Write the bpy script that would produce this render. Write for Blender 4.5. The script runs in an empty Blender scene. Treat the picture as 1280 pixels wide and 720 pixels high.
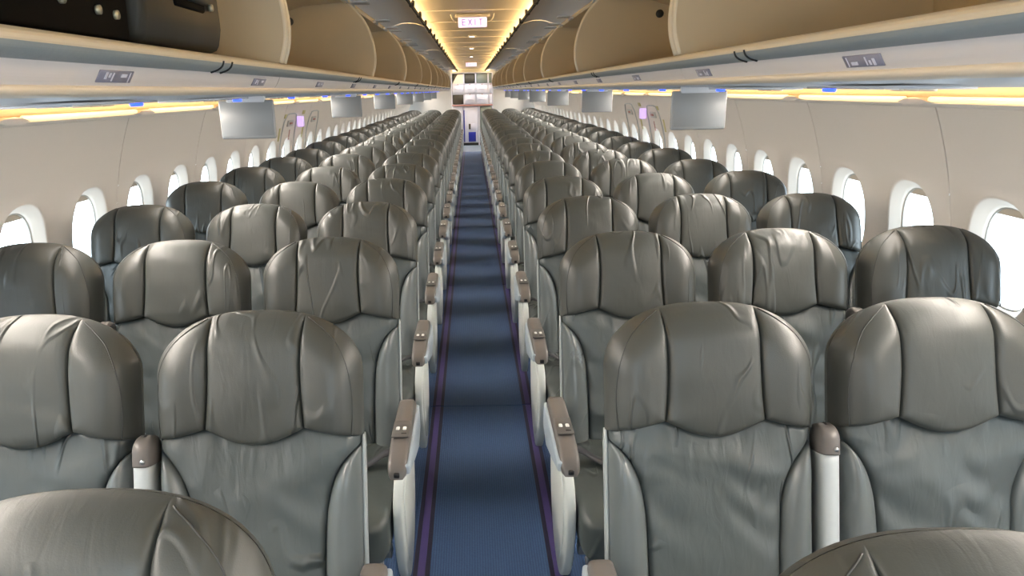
import bpy, bmesh, math, random
from mathutils import Vector, Matrix
random.seed(4)
C = bpy.context.scene.collection
SC = bpy.context.scene

# ------------------------------------------------------------------ camera
F = 900.0; VPX, VPY = 588.0, 113.0; ROLL = 0.0195
CAM = Vector((-0.03, 0.0, 1.60))
Yc = Vector((0.0, (360-VPY)/F, -1)).normalized()
U0 = Vector((-math.sin(ROLL), math.cos(ROLL), 0))
Uc = (U0 - U0.dot(Yc)*Yc).normalized()
Xc = Yc.cross(Uc)
R = Matrix((Xc, Yc, Uc))            # rows = world axes in camera frame -> maps camera vectors to world
cd = bpy.data.cameras.new('camera'); cam = bpy.data.objects.new('camera', cd); C.objects.link(cam)
cd.sensor_width = 36; cd.lens = 36*F/1280; cd.clip_start = 0.02; cd.shift_x = (640-VPX)/1280
cam.matrix_world = Matrix.Translation(CAM) @ R.to_4x4()
SC.camera = cam

# ------------------------------------------------------------------ world and light
SC.view_settings.view_transform = 'Standard'; SC.view_settings.look = 'None'
SC.view_settings.gamma = 1; SC.view_settings.exposure = 0.0; SC.view_settings.use_curve_mapping = False
w = bpy.data.worlds.new('sky'); SC.world = w; w.use_nodes = True
w.node_tree.nodes['Background'].inputs[0].default_value = (0.74, 0.89, 1.0, 1)
w.node_tree.nodes['Background'].inputs[1].default_value = 9.0

def area(name, loc, rot, sx, sy, power, col, portal=False, spread=180):
    l = bpy.data.lights.new(name, 'AREA'); l.shape = 'RECTANGLE'; l.size = sx; l.size_y = sy
    l.energy = power; l.color = col; l.spread = math.radians(spread)
    if portal: l.cycles.is_portal = True
    o = bpy.data.objects.new(name, l); o.location = loc; o.rotation_euler = rot; C.objects.link(o); return o
YF, YB = -1.9, 22.6
YM, YL = (YF+YB)/2, YB-YF
PI = math.pi
for s in (-1, 1):
    area('window_portal', (s*1.93, YM, 0.98), (0, s*PI/2, 0), 0.5, YL, 1, (1,1,1), portal=True)
    # fluorescent cove above the open bin doors, washes the ceiling
    area('ceiling_cove_light', (s*0.52, YM, 2.165), (0, PI - s*0.35, 0), 0.05, YL, 200, (1.0, 0.72, 0.35))
    # side wall cove
    area('side_cove_light', (s*1.60, YM, 1.545), (0, PI + s*0.45, 0), 0.03, YL, 26, (1.0, 0.58, 0.24))
    # added fill strips without a fixture, aimed down to brighten the window wall
    area('wall_wash_light', (s*1.40, YM, 1.565), (0, s*0.80, 0), 0.05, YL, 270, (1.0, 0.91, 0.81), spread=125)
# added soft fill behind the camera, lights the seat fronts; no door modelled
area('entry_door_daylight', (0, -1.7, 1.55), (math.radians(80), 0, 0), 2.4, 1.0, 58, (0.80, 0.92, 1.0))
# galley work light
area('galley_light', (0, 21.6, 2.12), (0, 0, 0), 0.9, 0.3, 10, (0.92, 0.95, 1.0))

# ------------------------------------------------------------------ materials
def mat(name, col, rough=0.5, metal=0.0, spec=0.5, emit=None, estr=0, bump=None, mottled=0.0, wrinkle=0.0, coat=0.0):
    m = bpy.data.materials.new(name); m.use_nodes = True
    nt = m.node_tree; b = nt.nodes['Principled BSDF']
    b.inputs['Base Color'].default_value = (*col, 1); b.inputs['Roughness'].default_value = rough
    b.inputs['Metallic'].default_value = metal; b.inputs['Specular IOR Level'].default_value = spec
    b.inputs['Coat Weight'].default_value = coat
    if emit: b.inputs['Emission Color'].default_value = (*emit, 1); b.inputs['Emission Strength'].default_value = estr
    N = nt.nodes.new; L = nt.links.new
    tc = N('ShaderNodeTexCoord'); oi = N('ShaderNodeObjectInfo')
    mul = N('ShaderNodeMath'); mul.operation = 'MULTIPLY'; mul.inputs[1].default_value = 37.0; L(oi.outputs['Random'], mul.inputs[0])
    add = N('ShaderNodeVectorMath'); add.operation = 'ADD'; L(tc.outputs['Object'], add.inputs[0]); L(mul.outputs[0], add.inputs[1])
    last = None
    if wrinkle:
        # large soft creases running mostly up and down, then radiating folds
        mp = N('ShaderNodeMapping'); mp.inputs['Scale'].default_value = (1.5, 0.6, 0.40); mp.inputs['Rotation'].default_value = (0, 0.30, 0); L(add.outputs[0], mp.inputs[0])
        n1 = N('ShaderNodeTexNoise'); n1.inputs['Scale'].default_value = 7; n1.inputs['Detail'].default_value = 1.2; n1.inputs['Distortion'].default_value = 0.5; L(mp.outputs[0], n1.inputs['Vector'])
        r = N('ShaderNodeMapRange'); r.inputs[1].default_value = 0.5; r.inputs[2].default_value = 0.56; L(n1.outputs[0], r.inputs[0])
        ab = N('ShaderNodeMath'); ab.operation = 'SUBTRACT'; ab.inputs[1].default_value = 0.5; L(n1.outputs[0], ab.inputs[0])
        ab2 = N('ShaderNodeMath'); ab2.operation = 'ABSOLUTE'; L(ab.outputs[0], ab2.inputs[0])
        r2 = N('ShaderNodeMapRange'); r2.interpolation_type = 'SMOOTHSTEP'; r2.inputs[1].default_value = 0.0; r2.inputs[2].default_value = 0.045; L(ab2.outputs[0], r2.inputs[0])
        mp2 = N('ShaderNodeMapping'); mp2.inputs['Scale'].default_value = (0.8, 0.5, 1.0); mp2.inputs['Rotation'].default_value = (0, -0.6, 0); L(add.outputs[0], mp2.inputs[0])
        n2 = N('ShaderNodeTexNoise'); n2.inputs['Scale'].default_value = 5; n2.inputs['Detail'].default_value = 1.5; n2.inputs['Distortion'].default_value = 0.8; L(mp2.outputs[0], n2.inputs['Vector'])
        # creases fade in and out
        n3 = N('ShaderNodeTexNoise'); n3.inputs['Scale'].default_value = 4.0; L(add.outputs[0], n3.inputs['Vector'])
        r3 = N('ShaderNodeMapRange'); r3.inputs[1].default_value = 0.45; r3.inputs[2].default_value = 0.68; L(n3.outputs[0], r3.inputs[0])
        inv = N('ShaderNodeMath'); inv.operation = 'SUBTRACT'; inv.inputs[0].default_value = 1; L(r2.outputs[0], inv.inputs[1])
        mm = N('ShaderNodeMath'); mm.operation = 'MULTIPLY'; L(inv.outputs[0], mm.inputs[0]); L(r3.outputs[0], mm.inputs[1])
        sm = N('ShaderNodeMath'); sm.operation = 'MULTIPLY_ADD'; sm.inputs[1].default_value = 1.6; L(n2.outputs[0], sm.inputs[0]); L(mm.outputs[0], sm.inputs[2])
        n4 = N('ShaderNodeTexNoise'); n4.inputs['Scale'].default_value = 26; n4.inputs['Detail'].default_value = 2; n4.inputs['Distortion'].default_value = 1.0; L(mp.outputs[0], n4.inputs['Vector'])
        s4 = N('ShaderNodeMath'); s4.operation = 'MULTIPLY_ADD'; s4.inputs[1].default_value = 0.10; L(n4.outputs[0], s4.inputs[0]); L(sm.outputs[0], s4.inputs[2]); sm = s4
        bw = N('ShaderNodeBump'); bw.inputs['Strength'].default_value = 1.0; bw.inputs['Distance'].default_value = wrinkle; L(sm.outputs[0], bw.inputs['Height'])
        last = bw
    if bump:
        sc, st, dist = bump
        n = N('ShaderNodeTexNoise'); n.inputs['Scale'].default_value = sc; n.inputs['Detail'].default_value = 3; L(tc.outputs['Object'], n.inputs['Vector'])
        bb = N('ShaderNodeBump'); bb.inputs['Strength'].default_value = st; bb.inputs['Distance'].default_value = dist; L(n.outputs[0], bb.inputs['Height'])
        if last: L(last.outputs[0], bb.inputs['Normal'])
        last = bb
    if last: L(last.outputs[0], b.inputs['Normal'])
    if mottled:
        n = N('ShaderNodeTexNoise'); n.inputs['Scale'].default_value = 5; n.inputs['Detail'].default_value = 5; L(add.outputs[0], n.inputs['Vector'])
        mx = N('ShaderNodeMix'); mx.data_type = 'RGBA'
        mx.inputs[6].default_value = (*[c*(1-mottled) for c in col], 1); mx.inputs[7].default_value = (*[min(1, c*(1+mottled)) for c in col], 1)
        L(n.outputs[0], mx.inputs[0]); L(mx.outputs[2], b.inputs['Base Color'])
        rr = N('ShaderNodeMapRange'); rr.inputs[3].default_value = rough-0.07; rr.inputs[4].default_value = rough+0.09; L(n.outputs[0], rr.inputs[0]); L(rr.outputs[0], b.inputs['Roughness'])
    return m

LEATHER = (0.054, 0.058, 0.052)
M = dict(
 leather=mat('leather', LEATHER, 0.46, spec=0.5, wrinkle=0.009, bump=(420, 0.25, 0.0006), mottled=0.16),
 leather_wing=mat('leather_wing', (0.054, 0.057, 0.051), 0.42, spec=0.5, wrinkle=0.004, bump=(500, 0.35, 0.0006), mottled=0.18),
 leather_back=mat('leather_back', (0.070, 0.083, 0.083), 0.42, spec=0.55, wrinkle=0.018, bump=(420, 0.25, 0.0006), mottled=0.14),
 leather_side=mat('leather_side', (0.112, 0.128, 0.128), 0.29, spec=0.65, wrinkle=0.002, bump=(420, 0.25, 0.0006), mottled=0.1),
 stitch=mat('stitch_seam', (0.030, 0.032, 0.030), 0.5),
 cushion=mat('cushion_leather', (0.066, 0.078, 0.074), 0.42, wrinkle=0.005, bump=(420, 0.25, 0.0006), mottled=0.2),
 shell=mat('shell_plastic', (0.34, 0.37, 0.37), 0.38),
 shroud=mat('aisle_shroud_plastic', (0.60, 0.63, 0.60), 0.4, mottled=0.08),
 cap=mat('armrest_cap', (0.135, 0.122, 0.112), 0.38, mottled=0.06),
 capside=mat('armrest_side', (0.42, 0.49, 0.54), 0.42),
 armwhite=mat('armrest_white', (0.44, 0.48, 0.49), 0.35),
 ctrl=mat('control_plate', (0.10, 0.095, 0.09), 0.4),
 button=mat('white_button', (0.8, 0.8, 0.78), 0.4),
 black=mat('black_plastic', (0.008, 0.008, 0.008), 0.45),
 metal=mat('brushed_metal', (0.62, 0.63, 0.64), 0.3, metal=1.0),
 alu=mat('grey_alu_strip', (0.27, 0.31, 0.32), 0.5, mottled=0.15, bump=(60, 0.3, 0.002)),
 frame=mat('seat_frame', (0.30, 0.32, 0.33), 0.4, metal=0.8),
 belt=mat('belt_webbing', (0.05, 0.05, 0.055), 0.7),
 belt_light=mat('belt_light', (0.42, 0.37, 0.34), 0.7),
 wall=mat('wall_panel_plastic', (0.78, 0.71, 0.63), 0.5, bump=(12, 0.05, 0.01)),
 reveal=mat('window_reveal', (0.52, 0.50, 0.46), 0.45),
 shade=mat('window_shade', (0.55, 0.47, 0.37), 0.55),
 cove=mat('cove_panel', (0.80, 0.68, 0.48), 0.5),
 psu=mat('psu_panel', (0.50, 0.53, 0.58), 0.38),
 beige=mat('beige_trim', (0.64, 0.56, 0.44), 0.42),
 under=mat('bin_underside', (0.60, 0.57, 0.56), 0.38),
 bin=mat('bin_liner', (0.56, 0.46, 0.31), 0.5, mottled=0.05),
 trim=mat('bin_trim', (0.66, 0.58, 0.44), 0.35),
 door=mat('bin_door_inside', (0.86, 0.86, 0.86), 0.42),
 dark=mat('dark_gasket', (0.03, 0.028, 0.026), 0.6),
 ceil=mat('ceiling_plastic', (0.54, 0.47, 0.37), 0.45),
 screen=mat('screen_back', (0.27, 0.28, 0.285), 0.4),
 placard=mat('placard', (0.20, 0.20, 0.26), 0.45),
 mark=mat('placard_print', (0.60, 0.60, 0.70), 0.5),
 led=mat('blue_led', (0.0, 0.02, 0.4), 0.4, emit=(0.03, 0.08, 1.0), estr=3.0),
 sign=mat('lit_sign', (0.8, 0.7, 0.9), 0.4, emit=(0.86, 0.72, 1.0), estr=0.85),
 sign2=mat('lit_exit_sign', (0.5, 0.3, 0.7), 0.4, emit=(0.68, 0.50, 0.95), estr=0.9),
 signred=mat('sign_lettering', (0.25, 0.12, 0.35), 0.5, emit=(0.35, 0.2, 0.6), estr=0.4),
 lamp=mat('ceiling_lamp', (1, 1, 1), 0.4, emit=(1.0, 0.97, 1.0), estr=4.0),
 tube=mat('warm_tube', (1, 0.9, 0.7), 0.4, emit=(1.0, 0.74, 0.36), estr=1.15),
 yellow=mat('yellow_placard', (0.55, 0.48, 0.22), 0.6),
 kit=mat('black_kit_panel', (0.002, 0.002, 0.0015), 0.75, spec=0.08),
 kitcase=mat('charcoal_case', (0.022, 0.022, 0.018), 0.5, spec=0.3, mottled=0.1),
 rivet=mat('rivet_metal', (0.42, 0.40, 0.30), 0.35, metal=0.6),
 gwhite=mat('galley_white', (0.66, 0.66, 0.74), 0.35),
 gbeige=mat('galley_beige', (0.70, 0.62, 0.50), 0.45),
 gdark=mat('galley_dark', (0.045, 0.04, 0.028), 0.5),
 ggreen=mat('galley_greygreen', (0.16, 0.19, 0.17), 0.4),
 gred=mat('galley_latch_red', (0.45, 0.20, 0.16), 0.5),
 blue=mat('blue_panel', (0.01, 0.02, 0.30), 0.45),
 part=mat('partition', (0.50, 0.50, 0.48), 0.5),
 gfloor=mat('galley_floor', (0.16, 0.20, 0.25), 0.35),
 purple=mat('path_strip_purple', (0.058, 0.042, 0.17), 0.55),
 pathdark=mat('path_strip_border', (0.010, 0.010, 0.035), 0.6),
)
def carpet():
    m = bpy.data.materials.new('blue_carpet'); m.use_nodes = True; nt = m.node_tree; b = nt.nodes['Principled BSDF']
    N = nt.nodes.new; L = nt.links.new
    b.inputs['Roughness'].default_value = 0.85; b.inputs['Sheen Weight'].default_value = 0.1
    tc = N('ShaderNodeTexCoord')
    wv = N('ShaderNodeTexWave'); wv.bands_direction = 'X'; wv.inputs['Scale'].default_value = 34; wv.inputs['Distortion'].default_value = 1.5; wv.inputs['Detail'].default_value = 2; wv.inputs['Detail Scale'].default_value = 6; L(tc.outputs['Object'], wv.inputs['Vector'])
    n = N('ShaderNodeTexNoise'); n.inputs['Scale'].default_value = 170; n.inputs['Detail'].default_value = 2; L(tc.outputs['Object'], n.inputs['Vector'])
    n2 = N('ShaderNodeTexNoise'); n2.inputs['Scale'].default_value = 2.5; n2.inputs['Detail'].default_value = 4; L(tc.outputs['Object'], n2.inputs['Vector'])
    ad = N('ShaderNodeMath'); ad.operation = 'ADD'; L(wv.outputs[1], ad.inputs[0]); L(n.outputs[0], ad.inputs[1])
    ad2 = N('ShaderNodeMath'); ad2.operation = 'ADD'; L(ad.outputs[0], ad2.inputs[0]); L(n2.outputs[0], ad2.inputs[1])
    r = N('ShaderNodeMapRange'); r.inputs[1].default_value = 0.6; r.inputs[2].default_value = 2.2; L(ad2.outputs[0], r.inputs[0])
    mx = N('ShaderNodeMix'); mx.data_type = 'RGBA'; mx.inputs[6].default_value = (0.017, 0.050, 0.135, 1); mx.inputs[7].default_value = (0.038, 0.098, 0.23, 1); L(r.outputs[0], mx.inputs[0])
    L(mx.outputs[2], b.inputs['Base Color'])
    bp = N('ShaderNodeBump'); bp.inputs['Strength'].default_value = 0.5; bp.inputs['Distance'].default_value = 0.002; L(ad.outputs[0], bp.inputs['Height']); L(bp.outputs[0], b.inputs['Normal'])
    return m
M['carpet'] = carpet()
def glassmat():
    m = bpy.data.materials.new('window_acrylic'); m.use_nodes = True; nt = m.node_tree
    for n in list(nt.nodes): nt.nodes.remove(n)
    N = nt.nodes.new; L = nt.links.new
    o = N('ShaderNodeOutputMaterial'); t = N('ShaderNodeBsdfTransparent'); g = N('ShaderNodeBsdfGlossy'); g.inputs['Roughness'].default_value = 0.05
    x = N('ShaderNodeMixShader'); x.inputs[0].default_value = 0.06
    L(t.outputs[0], x.inputs[1]); L(g.outputs[0], x.inputs[2]); L(x.outputs[0], o.inputs[0]); return m
M['glass'] = glassmat()

# ------------------------------------------------------------------ helpers
def link(name, me, m, parent=None, loc=None, rot=None):
    o = bpy.data.objects.new(name, me); C.objects.link(o)
    if m is not None and not me.materials: me.materials.append(m)
    if parent is not None: o.parent = parent
    if loc: o.location = loc
    if rot: o.rotation_euler = rot
    return o
def thing(name, label, cat, loc=(0,0,0), group=None, rot=None):
    o = bpy.data.objects.new(name, None); o.empty_display_size = 0.1; C.objects.link(o); o.location = loc
    if rot: o.rotation_euler = rot
    return tag(o, label, cat, group)
def tag(o, label, cat, group=None):
    o['label'] = label; o['category'] = cat
    if group: o['group'] = group
    return o
def struct(o): o['kind'] = 'structure'; return o
def mesh_from(verts, faces, smooth=True, name='m'):
    me = bpy.data.meshes.new(name); me.from_pydata(verts, [], faces); me.update()
    bm = bmesh.new(); bm.from_mesh(me); bmesh.ops.recalc_face_normals(bm, faces=bm.faces); bm.to_mesh(me); bm.free()
    if smooth: me.polygons.foreach_set('use_smooth', [True]*len(me.polygons))
    return me
def grid(nu, nv, fn):
    vs = [fn(i/nu, j/nv) for j in range(nv+1) for i in range(nu+1)]
    fs = [(j*(nu+1)+i, j*(nu+1)+i+1, (j+1)*(nu+1)+i+1, (j+1)*(nu+1)+i) for j in range(nv) for i in range(nu)]
    me = bpy.data.meshes.new('grid'); me.from_pydata(vs, [], fs); me.update()
    me.polygons.foreach_set('use_smooth', [True]*len(me.polygons)); return me
def box_mesh(sx, sy, sz, bev=0.0, seg=2, at=(0,0,0)):
    bm = bmesh.new(); bmesh.ops.create_cube(bm, size=1)
    bmesh.ops.scale(bm, vec=(sx, sy, sz), verts=bm.verts)
    if bev: bmesh.ops.bevel(bm, geom=list(bm.edges), offset=bev, segments=seg, affect='EDGES', profile=0.5)
    bmesh.ops.translate(bm, vec=at, verts=bm.verts)
    me = bpy.data.meshes.new('box'); bm.to_mesh(me); bm.free()
    if bev: me.polygons.foreach_set('use_smooth', [True]*len(me.polygons))
    return me
def boxes_mesh(lst, bev=0.0):
    bm = bmesh.new()
    for (sx, sy, sz, at) in lst:
        r = bmesh.ops.create_cube(bm, size=1)['verts']
        bmesh.ops.scale(bm, vec=(sx, sy, sz), verts=r); bmesh.ops.translate(bm, vec=at, verts=r)
    if bev: bmesh.ops.bevel(bm, geom=list(bm.edges), offset=bev, segments=1, affect='EDGES')
    me = bpy.data.meshes.new('boxes'); bm.to_mesh(me); bm.free(); return me
def prism(poly, a, b, axis='Y', bev=0.0, smooth=False):
    """polygon (p,q) extruded from a to b. axis Y: (x,z); axis X: (y,z); axis Z: (x,y)"""
    def P(p, q, t): return {'Y': (p, t, q), 'X': (t, p, q), 'Z': (p, q, t)}[axis]
    n = len(poly)
    vs = [P(p, q, a) for p, q in poly] + [P(p, q, b) for p, q in poly]
    fs = [tuple(range(n)), tuple(range(2*n-1, n-1, -1))] + [(i, (i+1) % n, n+(i+1) % n, n+i) for i in range(n)]
    me = bpy.data.meshes.new('prism'); me.from_pydata(vs, [], fs); me.update()
    bm = bmesh.new(); bm.from_mesh(me); bmesh.ops.recalc_face_normals(bm, faces=bm.faces)
    if bev: bmesh.ops.bevel(bm, geom=list(bm.edges), offset=bev, segments=2, affect='EDGES', profile=0.5)
    bm.to_mesh(me); bm.free()
    if smooth or bev: me.polygons.foreach_set('use_smooth', [True]*len(me.polygons))
    return me
def ribbon(path, a, b, t=0.0):
    """open (x,z) path swept along Y from a to b, thickness t"""
    n = len(path)
    if t:
        off = []
        for i in range(n):
            p0 = path[max(0, i-1)]; p1 = path[min(n-1, i+1)]
            dx, dz = p1[0]-p0[0], p1[1]-p0[1]; l = math.hypot(dx, dz) or 1
            off.append((path[i][0]-dz/l*t, path[i][1]+dx/l*t))
        poly = list(path)+off[::-1]
        return prism(poly, a, b, 'Y')
    vs = [(x, a, z) for x, z in path]+[(x, b, z) for x, z in path]
    fs = [(i, i+1, n+i+1, n+i) for i in range(n-1)]
    me = bpy.data.meshes.new('ribbon'); me.from_pydata(vs, [], fs); me.update()
    me.polygons.foreach_set('use_smooth', [True]*len(me.polygons)); return me
def tube(path, r, n=8, cap=True):
    vs, fs = [], []; pts = [Vector(p) for p in path]; m = len(pts); prev = None
    for i, p in enumerate(pts):
        t = (pts[min(m-1, i+1)]-pts[max(0, i-1)]).normalized()
        a = prev if prev is not None else (Vector((0,0,1)) if abs(t.z) < 0.9 else Vector((1,0,0)))
        a = (a - a.dot(t)*t).normalized(); prev = a; b = t.cross(a)
        for k in range(n):
            an = 2*PI*k/n; vs.append(tuple(p+(a*math.cos(an)+b*math.sin(an))*r))
    for i in range(m-1):
        for k in range(n): fs.append((i*n+k, i*n+(k+1) % n, (i+1)*n+(k+1) % n, (i+1)*n+k))
    if cap: fs += [tuple(range(n))[::-1], tuple(range((m-1)*n, m*n))]
    return mesh_from(vs, fs)
def cyl(r, h, at=(0,0,0), axis='Z', n=16):
    d = {'X': (1,0,0), 'Y': (0,1,0), 'Z': (0,0,1)}[axis]
    return tube([(at[0]-d[0]*h/2, at[1]-d[1]*h/2, at[2]-d[2]*h/2), (at[0]+d[0]*h/2, at[1]+d[1]*h/2, at[2]+d[2]*h/2)], r, n)
def mirror_mesh(me):
    m2 = me.copy()
    for v in m2.vertices: v.co.x = -v.co.x
    m2.flip_normals(); return m2
def smooth_path(pts, n=6):
    out = []
    for i in range(len(pts)-1):
        p0 = pts[max(0, i-1)]; p1 = pts[i]; p2 = pts[i+1]; p3 = pts[min(len(pts)-1, i+2)]
        for k in range(n):
            t = k/n
            out.append(tuple(0.5*((2*b)+(-a+c)*t+(2*a-5*b+4*c-d)*t*t+(-a+3*b-3*c+d)*t**3) for a, b, c, d in zip(p0, p1, p2, p3)))
    out.append(tuple(pts[-1])); return out
ORD = ['first','second','third','fourth','fifth','sixth','seventh','eighth','ninth','tenth','eleventh','twelfth','thirteenth','fourteenth','fifteenth','sixteenth','seventeenth','eighteenth','nineteenth','twentieth','twenty-first','twenty-second','twenty-third','twenty-fourth','twenty-fifth','twenty-sixth','twenty-seventh','twenty-eighth','twenty-ninth','thirtieth']+['%dth' % i for i in range(31, 60)]
SIDE = {-1: 'left', 1: 'right'}

# ------------------------------------------------------------------ floor
floor = struct(link('floor', box_mesh(3.6, YL, 0.04, at=(0, YM, -0.024)), M['carpet']))
seams = [-1.9, 1.35, 3.48, 5.9, 8.6, 11.4, 14.2, 17.0, 19.75]
for a, b in zip(seams[:-1], seams[1:]):
    link('carpet_runner', box_mesh(0.54, b-a-0.006, 0.008, at=(0, (a+b)/2, 0.0)), M['carpet'], floor)
    for s in (-1, 1):
        link('path_strip_border', box_mesh(0.058, b-a-0.01, 0.006, at=(s*0.235+0.004, (a+b)/2, 0.003)), M['pathdark'], floor)
        link('path_strip', box_mesh(0.026, b-a-0.012, 0.004, at=(s*0.235+0.004, (a+b)/2, 0.0066)), M['purple'], floor)
link('galley_floor', box_mesh(1.6, YB-19.75, 0.01, at=(0, (YB+19.75)/2, 0.0)), M['gfloor'], floor)

# ------------------------------------------------------------------ side walls with windows
def wx(z): return math.sqrt(max(0.01, 1.86**2-(z-0.78)**2))
PIT = 0.533; WY0 = 2.95; WOFF = {-1: -0.11, 1: 0.10}; WZ = 0.975
K0 = math.floor((YF-WY0)/PIT)+1; K0 -= (K0 % 2)
def cell_mesh(ya, nwin=2):
    """wall panel carrying windows, local y from 0"""
    vs, fs = [], []
    def V(y, z, d): vs.append((wx(z)+d, y, z)); return len(vs)-1
    z0, z1 = 0.70, 1.24; N = 48
    for wdw in range(nwin):
        yc = PIT*(wdw+0.5)
        def sup(a, hy, hz, p):
            c, s_ = math.cos(a), math.sin(a)
            r = 1/((abs(c)/hy)**p+(abs(s_)/hz)**p)**(1/p); return (yc+c*r, WZ+s_*r)
        rings = []
        def rect(a):
            c, s_ = math.cos(a), math.sin(a); hy, hz0, hz1 = PIT/2, WZ-z0, z1-WZ
            t = min(hy/abs(c) if abs(c) > 1e-9 else 9, (hz1 if s_ > 0 else hz0)/abs(s_) if abs(s_) > 1e-9 else 9); return (yc+c*t, WZ+s_*t)
        spec = [(0.178, 0.232, 0.0), (0.172, 0.225, -0.006), (0.165, 0.218, 0.002), (0.153, 0.207, 0.018), (0.142, 0.196, 0.032), (0.136, 0.190, 0.038), (0.132, 0.186, 0.058)]
        rings.append([V(*rect(2*PI*(k+0.5)/N), 0) for k in range(N)])
        for hy, hz, d in spec: rings.append([V(*sup(2*PI*(k+0.5)/N, hy, hz, 2.5), d) for k in range(N)])
        for a, b in zip(rings[:-1], rings[1:]):
            for k in range(N): fs.append((a[k], a[(k+1) % N], b[(k+1) % N], b[k]))
        # corner fillers (ring starts off the corners): close the rectangle corners
        for cy, cz in ((yc+PIT/2, z1), (yc-PIT/2, z1), (yc-PIT/2, z0), (yc+PIT/2, z0)):
            an = math.atan2(cz-WZ, cy-yc) % (2*PI); k = int(an/(2*PI)*N-0.5) % N
            fs.append((rings[0][k], V(cy, cz, 0), rings[0][(k+1) % N]))
    W = PIT*nwin
    def strip(za, zb, n, edge=True):
        for j in range(n):
            a, b = za+(zb-za)*j/n, za+(zb-za)*(j+1)/n
            ys = [0, W/2, W]
            for i in range(2):
                fs.append((V(ys[i], a, 0), V(ys[i+1], a, 0), V(ys[i+1], b, 0), V(ys[i], b, 0)))
    strip(1.24, 1.52, 8); strip(0.10, 0.70, 8)
    # panel edge returns so the joint between panels reads as a recessed line
    for yy in (0, W):
        for j in range(16):
            a, b = 0.10+1.43*j/16, 0.10+1.43*(j+1)/16
            fs.append((V(yy, a, 0), V(yy, b, 0), V(yy, b, 0.03), V(yy, a, 0.03)))
    me = bpy.data.meshes.new('panel'); me.from_pydata(vs, [], fs); me.update()
    bm = bmesh.new(); bm.from_mesh(me); bmesh.ops.remove_doubles(bm, verts=bm.verts, dist=1e-5)
    bmesh.ops.recalc_face_normals(bm, faces=bm.faces); bm.to_mesh(me); bm.free()
    me.polygons.foreach_set('use_smooth', [True]*len(me.polygons)); return me
cell = cell_mesh(0); 
for v in cell.vertices:      # 4 mm gap each end
    v.co.y = 0.003 + v.co.y*(2*PIT-0.006)/(2*PIT)
cellR, cellL = cell, mirror_mesh(cell)
def ring_mesh(hy, hz, t, p=2.5, N=40, thick=0.012):
    vs, fs = [], []
    for k in range(N):
        a = 2*PI*k/N; c, s_ = math.cos(a), math.sin(a); r = 1/((abs(c)/hy)**p+(abs(s_)/hz)**p)**(1/p); r2 = r-t
        for rr, x in ((r, 0), (r2, 0), (r2, thick), (r, thick)): vs.append((x, c*rr, s_*rr))
    for k in range(N):
        k2 = (k+1) % N
        for q in range(4): fs.append((k*4+q, k*4+(q+1) % 4, k2*4+(q+1) % 4, k2*4+q))
    return mesh_from(vs, fs)
def plate_mesh(hy, hz, p=2.5, N=36, top=1.0, thick=0.004):
    """superellipse plate in yz plane; only z above (1-top) share kept when top<1"""
    pts = []
    for k in range(N):
        a = 2*PI*k/N; c, s_ = math.cos(a), math.sin(a); r = 1/((abs(c)/hy)**p+(abs(s_)/hz)**p)**(1/p); z = s_*r
        z = max(z, hz*(1-2*top)) if top < 1 else z
        pts.append((c*r, z))
    return prism(pts, 0, thick, 'X')
win_ring = ring_mesh(0.140, 0.194, 0.011); win_pane = plate_mesh(0.139, 0.193); win_shade = plate_mesh(0.134, 0.188, top=0.09)
win_shade2 = plate_mesh(0.134, 0.188, top=0.25)
wz_tilt = math.atan2(WZ-0.78, 1.85)
for s in (-1, 1):
    # hull behind the lining (dado, back-up skin above windows) kept as the wall itself
    low = [(wx(z)+0.035, z) for z in [0.0, 0.2, 0.4, 0.6, 0.72]]
    hi = [(wx(z)+0.035, z) for z in [1.22, 1.3, 1.4, 1.5, 1.56]]
    wl = struct(link('wall_'+SIDE[s], ribbon([(s*x, z) for x, z in low], YF, YB, 0.01*-s), M['part']))
    link('upper_skin', ribbon([(s*x, z) for x, z in hi], YF, YB, 0.01*-s), M['part'], wl)
    k = K0; n = 0
    while WY0+(k+0.5)*PIT < YB:
        y = WY0+WOFF[s]+(k-0.5)*PIT
        link('sidewall_panel', cellR if s > 0 else cellL, M['wall'], wl, loc=(0, y, 0))
        for q in range(2):
            yc = y+PIT*(q+0.5)
            n += 1
            wn = struct(link('window_%d' % (n + (0 if s < 0 else 60)), win_ring, M['reveal'], None, loc=(s*(wx(WZ)+0.040), yc, WZ), rot=(0, 0 if s > 0 else PI, 0)))
            wn.rotation_euler = (0, -wz_tilt, 0) if s > 0 else (0, PI+wz_tilt, 0)
            p = link('window_pane', win_pane, M['glass'], wn, loc=(0.014, 0, 0))
            sh = link('window_shade', win_shade2 if (k+q*3) % 7 == 0 and k > 8 else win_shade, M['shade'], wn, loc=(0.006, 0, 0))
            if s < 0: sh.rotation_euler = (PI, 0, 0)
        k += 2
    link('lower_rail', ribbon([(s*1.78, 0.0), (s*1.775, 0.12), (s*1.79, 0.15)], YF, YB, 0.01*s), M['alu'], wl)

# ------------------------------------------------------------------ front bulkhead behind the camera and aft partitions
struct(link('wall_front', box_mesh(3.7, 0.05, 2.4, at=(0, YF-0.025, 1.15)), M['part']))
struct(link('wall_back', box_mesh(3.7, 0.05, 2.4, at=(0, YB+0.025, 1.15)), M['part']))
for s in (-1, 1):
    o = struct(link('wall_aft_'+SIDE[s], prism([(s*0.64, 0.0), (s*1.60, 0.0), (s*1.80, 0.5), (s*1.80, 1.1), (s*1.62, 1.60), (s*1.25, 2.0), (s*0.64, 2.16)], 21.2, 21.25, 'Y'), M['part']))

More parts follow.
